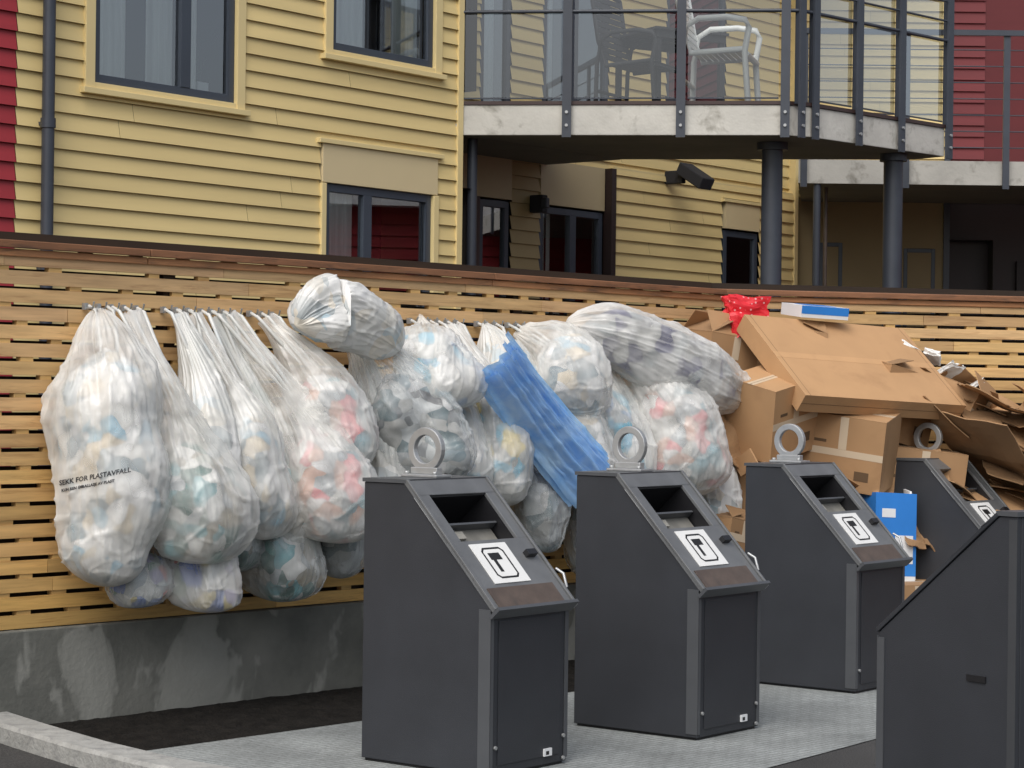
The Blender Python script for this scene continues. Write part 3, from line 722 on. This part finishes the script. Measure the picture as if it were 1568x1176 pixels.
bag((3.66,.10,Z),(3.74,.46,1.20),.19,.30,'blue',19,semi=True,neckw=.08,p=1.3,tm=.6,tc=.3,straps=ST)
bag((3.30,.10,1.6),(3.42,.44,1.22),.21,.28,'white',20,semi=True,p=1.1,tm=.6,tc=.3)
bag((3.05,.20,1.25),(3.08,.46,.90),.155,.24,'dark',21,clear=True,neckw=.04,p=1.1,tm=.6,tc=.2)
bag((3.04,.08,Z),(2.98,.26,1.50),.19,.25,'white',22,neckw=.08,p=1.1,tm=.6,straps=ST)
bag((4.25,.12,1.5),(4.42,.52,1.02),.18,.26,'white',23,p=1.1,tm=.6)
bag((3.6,.12,1.2),(3.66,.40,.75),.2,.28,'dark',24,clear=True,p=1.1,tm=.6,tc=.25)
bag((2.4,.12,1.2),(2.42,.34,.78),.2,.28,'teal',25,clear=True,p=1.1,tm=.6,tc=.25)
# bundle of folded blue plastic sheeting
b=MB(); P0=V3((2.55,-.62,1.655)); P1=V3((3.24,-.66,1.04)); Ld=P1-P0; Wd=V3((.62,-.10,.78)).normalized(); Od=Ld.normalized().cross(Wd).normalized()
if Od.y>0: Od=-Od
br_=random.Random(9)
for s_ in range(5):
    nL,nWd=46,44; vs=[]; o0=br_.uniform(-.05,.02); o1=br_.uniform(-.05,.05); sh=br_.uniform(-.03,.03); ph=br_.uniform(0,6)
    wd=.27-.014*s_; 
    for i in range(nL+1):
        t=o0+(1+o1-o0)*i/nL
        for j in range(nWd+1):
            q=(j/nWd-.5)
            zig=abs(((q*4+.18*noise.noise(V3((q*3,t*.8,s_*3))))%1)-.5)*2
            h=.014*s_+.045*zig*(1-.5*abs(q))+.022*noise.noise(V3((q*5+ph,t*2,s_)))+.010*ridge(noise.noise(V3((q*9,t*5,s_+9))),4)-.38*q*q
            bend=-.03*math.sin(math.pi*t)
            pos=P0+Ld*t+Wd*(wd*q*(1.05+.2*t)*(1+.05*noise.noise(V3((t*5,s_,0))))+sh)+Od*(h*1.0+bend)
            vs.append(pos)
    b.raw(vs,[(i*(nWd+1)+j,(i+1)*(nWd+1)+j,(i+1)*(nWd+1)+j+1,i*(nWd+1)+j+1) for i in range(nL) for j in range(nWd)],FILMB,1.0,True)
b.make('blue_plastic_sheeting',None,F,rF)
M['ink2']=mat('printed_ink',(.03,.03,.035),.6,var=.3,scale=30,attr=False)
def stamp(seed,txt,size,lat0,z0,tilt):
    ob,vs,fs,C0=bagdata[seed]
    bvh=BVHTree.FromPolygons([tuple(v) for v in vs],fs)
    cu=bpy.data.curves.new('t','FONT'); cu.body=txt; cu.size=size; cu.resolution_u=2; cu.offset=.0008
    to=bpy.data.objects.new('t',cu); S.collection.objects.link(to); bpy.context.view_layer.update()
    me=bpy.data.meshes.new_from_object(to.evaluated_get(bpy.context.evaluated_depsgraph_get()))
    bpy.data.objects.remove(to)
    bm=bmesh.new(); bm.from_mesh(me); bmesh.ops.subdivide_edges(bm,edges=[e for e in bm.edges if e.calc_length()>.02],cuts=2)
    view=V3((.734,.679,0)); lat=V3((.679,-.734,0))
    for v in bm.verts:
        l=lat0+v.co.x*math.cos(tilt); z=z0+v.co.y+v.co.x*math.sin(tilt)
        o=lat*l+V3((0,0,z))-view*1.5
        h=bvh.ray_cast(o,view)
        v.co=(h[0]-view*.004) if h[0] else (o+view*1.4)
    bm.to_mesh(me); bm.free(); me.materials.clear(); me.materials.append(M['ink2'])
    t=bpy.data.objects.new('printed_text',me); S.collection.objects.link(t); t.parent=ob
stamp(1,'SEKK FOR PLASTAVFALL',.030,-.20,-.05,.2)
stamp(1,'KUN REN EMBALLASJE AV PLAST',.017,-.19,-.078,.2)
stamp(2,'PLAST',.03,-.19,.0,.9)
rk=MB()
for u in (.43,.50,.57,.64,.71,.87,.94,1.01,1.09,1.15,1.22,1.29,1.39,1.46,1.53,2.47,2.54,2.61,2.67,2.74,2.81,2.97,3.04,3.11,3.21,3.28,3.35,3.59,3.66,3.73,3.84):
    rk.tube([(u,-.02,1.85),(u,-.09,1.852),(u,-.10,1.88)],.005,'zinc',6)
    rk.box(u-.010,u+.010,-.045,-.024,1.845,1.875,'zinc')
rk.make('bag_hooks',None,F,rF)

# ------------------------------------------------------------ cardboard
def W2(u,w,z): return L2W(u,w,z,F2,rF2)
def cbox(name,c,size,rot,m='card',flaps=True,tape=True,seed=0):
    rr=random.Random(seed*7+1); sx,sy,sz=size; b=MB(); t=.005; g_=rr.uniform(.72,1.05)
    hx,hy=sx/2,sy/2
    b.box(-hx,hx,-hy,-hy+t,0,sz,m,g_); b.box(-hx,hx,hy-t,hy,0,sz,m,.9*g_); b.box(-hx,-hx+t,-hy+t,hy-t,0,sz,m,.97*g_); b.box(hx-t,hx,-hy+t,hy-t,0,sz,m,.92*g_)
    b.box(-hx,hx,-hy,hy,-t,-.0005,m,g_)
    if flaps:
        for s in (-1,1):
            an=rr.uniform(-.2,.9)
            b.obox((-hx,s*hy,sz+.001),(sx,0,0),(0,-s*hy*.95*math.cos(an),hy*.95*math.sin(an)),(0,0,t),m,1.03*g_)
            an=rr.uniform(-.1,.6)
            b.obox((s*hx,-hy,sz+.001),(0,sy,0),(-s*hy*.9*math.cos(an),0,hy*.9*math.sin(an)),(0,0,t*.8),'cardin')
        b.box(-hx+t,hx-t,-hy+t,hy-t,sz*.25,sz*.25+t,'cardin')
    else:
        b.box(-hx,hx,-hy,hy,sz+.0005,sz+t,m,1.02*g_)
        if tape: b.box(-hx-.002,hx+.002,-.024,.024,sz+t+.0005,sz+t+.001,'tape')
        b.box(-hx,hx,-.0015,.0015,sz+t+.0012,sz+t+.0016,'cardin',.5)
    if tape:
        if rr.random()<.4: b.box(-hx,hx,-hy-.001,-hy-.0004,sz*.5-.02,sz*.5+.02,'tape')
        b.box(-.024,.024,-hy-.0012,-hy-.0004,sz*.55,sz*.999,'tape')
    b.box(hx*.35,hx*.7,-hy-.0014,-hy-.0004,sz*.15,sz*.28,'cardin',.4); b.box(-hx*.7,-hx*.4,-hy-.0014,-hy-.0004,sz*.62,sz*.66,'cardin',.4)
    b.make(name,None,W2(*c),rot=(rot[0],rot[1],rot[2]+rF2),bevel=.0015)
ra=math.radians
BL=V3((-.06,-.60,1.965)); e1=V3((1.16,.35,-.05)); e2=V3((.20,-.55,-.465)); e2=(e2-e1*(e1.dot(e2)/e1.length_squared))
nn=e1.cross(e2).normalized(); 
if nn.z>0: nn=-nn
b=MB(); th=.115
b.obox(BL,e1,e2,nn*th,'card',1.05); u1=e1.normalized(); u2=e2.normalized()
b.obox(BL+e2*.5-u2*.025-nn*.0008,e1,u2*.05,nn*.0005,'card',1.15)
b.obox(BL+e2+u2*.0005+nn*(th*.5),e1,u2*.0006,nn*.003,'cardin',.6)
for k_ in (.03,.97): b.obox(BL+e1*k_-nn*.0008,u1*.004,e2,nn*.0004,'cardin',.8)
b.make('flat_carton',None,F2,rF2,bevel=.006)
cbox('cardboard_box',(.02,.78,1.20),(.42,.36,.42),(ra(14),ra(-12),ra(30)),flaps=False,seed=3)
cbox('cardboard_box',(.52,.76,1.00),(.48,.36,.42),(ra(10),ra(8),ra(-38)),flaps=False,seed=4)
cbox('cardboard_box',(-.15,.36,1.55),(.36,.34,.30),(ra(4),ra(8),ra(12)),seed=5)
cbox('cardboard_box',(.28,.40,1.50),(.40,.34,.36),(ra(-6),ra(4),ra(-14)),seed=6)
cbox('cardboard_box',(.85,.45,1.25),(.45,.40,.42),(ra(6),ra(12),ra(22)),seed=7)
cbox('cardboard_box',(-.22,.62,.72),(.5,.42,.46),(ra(0),ra(6),ra(-20)),flaps=False,seed=8)
cbox('cardboard_box',(.35,.62,.55),(.55,.45,.45),(ra(3),ra(-3),ra(14)),flaps=False,seed=9)
cbox('cardboard_box',(.98,.60,.75),(.5,.45,.45),(ra(3),ra(6),ra(-10)),flaps=False,seed=10)
cbox('cardboard_box',(-.25,.55,.006),(.6,.5,.68),(0,0,ra(6)),flaps=False,seed=11)
cbox('cardboard_box',(.45,.55,.006),(.6,.5,.53),(0,0,ra(-6)),flaps=False,seed=12)
cbox('cardboard_box',(1.15,.60,.006),(.65,.5,.72),(0,0,ra(8)),flaps=False,seed=13)
cbox('cardboard_box',(1.85,.60,.006),(.65,.5,.75),(0,0,ra(-4)),flaps=False,seed=14)
cbox('cardboard_box',(1.30,.50,1.30),(.32,.3,.26),(ra(20),ra(20),ra(40)),seed=15)
cbox('cardboard_box',(-.30,1.02,.60),(.24,.2,.2),(ra(0),ra(12),ra(25)),seed=16)
cbox('cardboard_box',(.20,1.00,.80),(.26,.2,.26),(ra(14),ra(30),ra(-15)),seed=17)
rr=random.Random(5)
def sheet(loc,rot,sx,sy,tint,seed):
    b=MB(); nx,ny=14,8; q_=random.Random(seed); f1,f2=q_.uniform(-.3,.3),q_.uniform(-.3,.3); c1=q_.uniform(.3,.45); c2=q_.uniform(.6,.75); vs=[]
    for s_ in (0,1):
        for i in range(nx+1):
            for j in range(ny+1):
                x=i/nx; y=j/ny
                z=0
                if x<c1: z+=(c1-x)*sx*f1
                if x>c2: z+=(x-c2)*sx*f2
                z+=.02*noise.noise(V3((x*3+seed,y*3,seed)))+s_*.006
                ex=.012*noise.noise(V3((x*8,y*8,seed+4))) if j in (0,ny) or i in (0,nx) else 0
                cut=-.08 if (j==0 and .45<x<.62) else 0
                vs.append(((x-.5)*sx+ex,(y-.5)*sy+ex-cut,z))
    n1=(nx+1)*(ny+1)
    fs=[(i*(ny+1)+j,(i+1)*(ny+1)+j,(i+1)*(ny+1)+j+1,i*(ny+1)+j+1) for i in range(nx) for j in range(ny)]
    b.raw(vs[:n1],fs,'cardin',tint*1.2); b.raw(vs[n1:],fs,'card',tint)
    ed=[(i*(ny+1),(i+1)*(ny+1)) for i in range(nx)]+[(i*(ny+1)+ny,(i+1)*(ny+1)+ny) for i in range(nx)]+[(j,j+1) for j in range(ny)]+[(nx*(ny+1)+j,nx*(ny+1)+j+1) for j in range(ny)]
    b.raw(vs,[(a_,c_,c_+n1,a_+n1) for a_,c_ in ed],'cardin',1.3)
    b.make('flattened_cardboard',None,loc,rot=rot)
for i in range(30):
    loc=W2(1.42+rr.uniform(-.12,.85),.62+rr.uniform(-.18,.22),.74+i*.026)
    sheet(loc,(ra(rr.uniform(0,32)),ra(rr.uniform(10,36)),rF2+ra(rr.uniform(-35,35))),rr.uniform(.4,.95),rr.uniform(.28,.55),rr.uniform(.5,1.05),i)
for i,(u,w,z,rx,ry) in enumerate(((.95,.80,1.05,62,-15),(.15,.95,.86,55,10),(-.28,.9,1.25,60,30),(.9,.95,.72,50,10))):
    sheet(W2(u,w,z),(ra(rx),ra(ry),rF2+ra(i*13-20)),.34,.26,rr.uniform(.55,.9),50+i)
b=MB(); b.obox((0,0,0),(.27,0,0),(0,.30,0),(0,0,.50),'whiteprint'); b.obox((-.0015,-.0015,.03),(.273,0,0),(0,.001,0),(0,0,.47),'bluebox'); b.obox((.13,-.003,.10),(.12,0,0),(0,.001,0),(0,0,.16),'whiteprint'); b.obox((.04,-.003,.36),(.09,0,0),(0,.001,0),(0,0,.05),'whiteprint')
b.obox((-.0016,.0,.03),(.001,0,0),(0,.30,0),(0,0,.47),'bluebox',.8)
b.make('blue_carton',None,W2(.55,1.10,.46),rot=(ra(-4),ra(3),rF2+ra(8)),bevel=.002)
cbox('cardboard_box',(.70,1.10,.006),(.5,.42,.44),(0,0,ra(6)),flaps=False,seed=21)
b=MB(); b.box(0,.012,0,.40,0,.72,'whiteprint'); b.make('white_board',None,W2(.86,.98,.24),rot=(ra(3),ra(-4),rF2+ra(-12)))
b=MB(); b.box(-.16,.16,-.12,.12,0,.07,'whiteprint'); b.box(-.1605,.1605,-.1215,-.1205,.022,.07,'bluebox'); b.box(-.10,.10,-.08,.08,.0705,.072,'bluebox'); b.make('blue_white_carton',None,W2(.46,.40,1.965),rot=(ra(6),ra(2),rF2+ra(8)),bevel=.003)
def dotmat():
    m,nt,out=nmat('red_dotted_wrap'); L=nt.links.new
    p=N(nt,'ShaderNodeBsdfPrincipled'); p.inputs['Roughness'].default_value=.45
    v=N(nt,'ShaderNodeTexVoronoi'); v.inputs['Scale'].default_value=28; v.inputs['Randomness'].default_value=.5; L(coords(nt),v.inputs['Vector'])
    k_=ramp(nt,v.outputs['Distance'],[(.14,1.0),(.2,0.0)])
    L(mixc(nt,(.66,.02,.03),(.8,.4,.4),fac=k_),p.inputs['Base Color']); L(p.outputs[0],out.inputs[0]); return m
DM=dotmat()
def crumple(name,c,size,m,seed,amp=.25,rot=(0,0,0)):
    bm=bmesh.new(); bmesh.ops.create_cube(bm,size=1); bmesh.ops.subdivide_edges(bm,edges=bm.edges,cuts=9,use_grid_fill=True)
    sv=V3((seed*3.1,seed*1.7,seed))
    for v in bm.verts:
        n_=noise.noise_vector(v.co*2.3+sv)*amp+noise.noise_vector(v.co*6+sv)*amp*.35
        v.co=v.co+n_
        v.co=V3((v.co.x*size[0],v.co.y*size[1],v.co.z*size[2]))
    me=bpy.data.meshes.new(name); bm.to_mesh(me); bm.free(); me.materials.append(m)
    ca=me.color_attributes.new('tint','FLOAT_COLOR','CORNER'); ca.data.foreach_set('color',[1.0]*(4*len(me.loops)))
    ob=bpy.data.objects.new(name,me); S.collection.objects.link(ob); ob.location=W2(*c); ob.rotation_euler=(rot[0],rot[1],rot[2]+rF2)
crumple('red_gift_bag',(.02,.42,1.99),(.24,.12,.16),DM,2,.16)
crumple('red_gift_bag',(-.06,.5,1.90),(.10,.08,.13),DM,5,.2)
for i,(u,w,z) in enumerate(((1.10,.36,1.80),(1.22,.42,1.74),(1.30,.5,1.66),(1.42,.55,1.56))):
    crumple('crumpled_paper',(u,w,z),(.13,.10,.035),M['paper'],7+i,.16,(.3,.5,i))
for i,(u,w,z,sx) in enumerate(((.05,1.05,1.10,.16),(.20,.98,1.02,.22),(-.2,1.0,1.12,.15),(.1,.9,.98,.25))):
    cb=MB(); cb.box(-sx/2,sx/2,-.05,.05,0,.012,'card'); cb.box(-sx/2,sx/2,-.05,-.044,.012,.08,'cardin'); cb.make('cardboard_scrap',None,W2(u,w,z),rot=(ra(40+20*i),ra(15*i),rF2+i))

# ------------------------------------------------------------ light & camera
wd=bpy.data.worlds.new('World'); S.world=wd; wd.use_nodes=True; nt=wd.node_tree
bg=nt.nodes['Background']; sky=nt.nodes.new('ShaderNodeTexSky'); sky.sky_type='NISHITA'; sky.sun_disc=False
sd=V3((-.30,-.80,1.05)).normalized()
el=math.asin(sd.z); sky.sun_elevation=el; sky.sun_rotation=math.atan2(sd.x,sd.y); sky.air_density=1.0; sky.dust_density=3.0; sky.ozone_density=1.0
hs=nt.nodes.new('ShaderNodeHueSaturation'); hs.inputs['Saturation'].default_value=.5
nt.links.new(sky.outputs[0],hs.inputs['Color']); nt.links.new(hs.outputs[0],bg.inputs[0]); bg.inputs[1].default_value=.15
sl=bpy.data.lights.new('sun','SUN'); sl.energy=2.35; sl.angle=math.radians(60); sl.color=(1,.97,.93)
so=bpy.data.objects.new('sun',sl); S.collection.objects.link(so); so.rotation_euler=sd.to_track_quat('Z','Y').to_euler(); so.location=(-5,-5,12)
cam=bpy.data.cameras.new('camera'); co=bpy.data.objects.new('camera',cam); S.collection.objects.link(co); S.camera=co
cam.sensor_width=36; cam.lens=78.06; cam.shift_y=12/1568; cam.clip_end=2000; cam.clip_start=.1
co.matrix_world=Matrix.Translation((0,0,1.5))@Matrix.Rotation(math.radians(90),4,'X')@Matrix.Rotation(math.radians(.7),4,'Z')
S.view_settings.view_transform='Standard'; S.view_settings.look='None'; S.view_settings.exposure=0
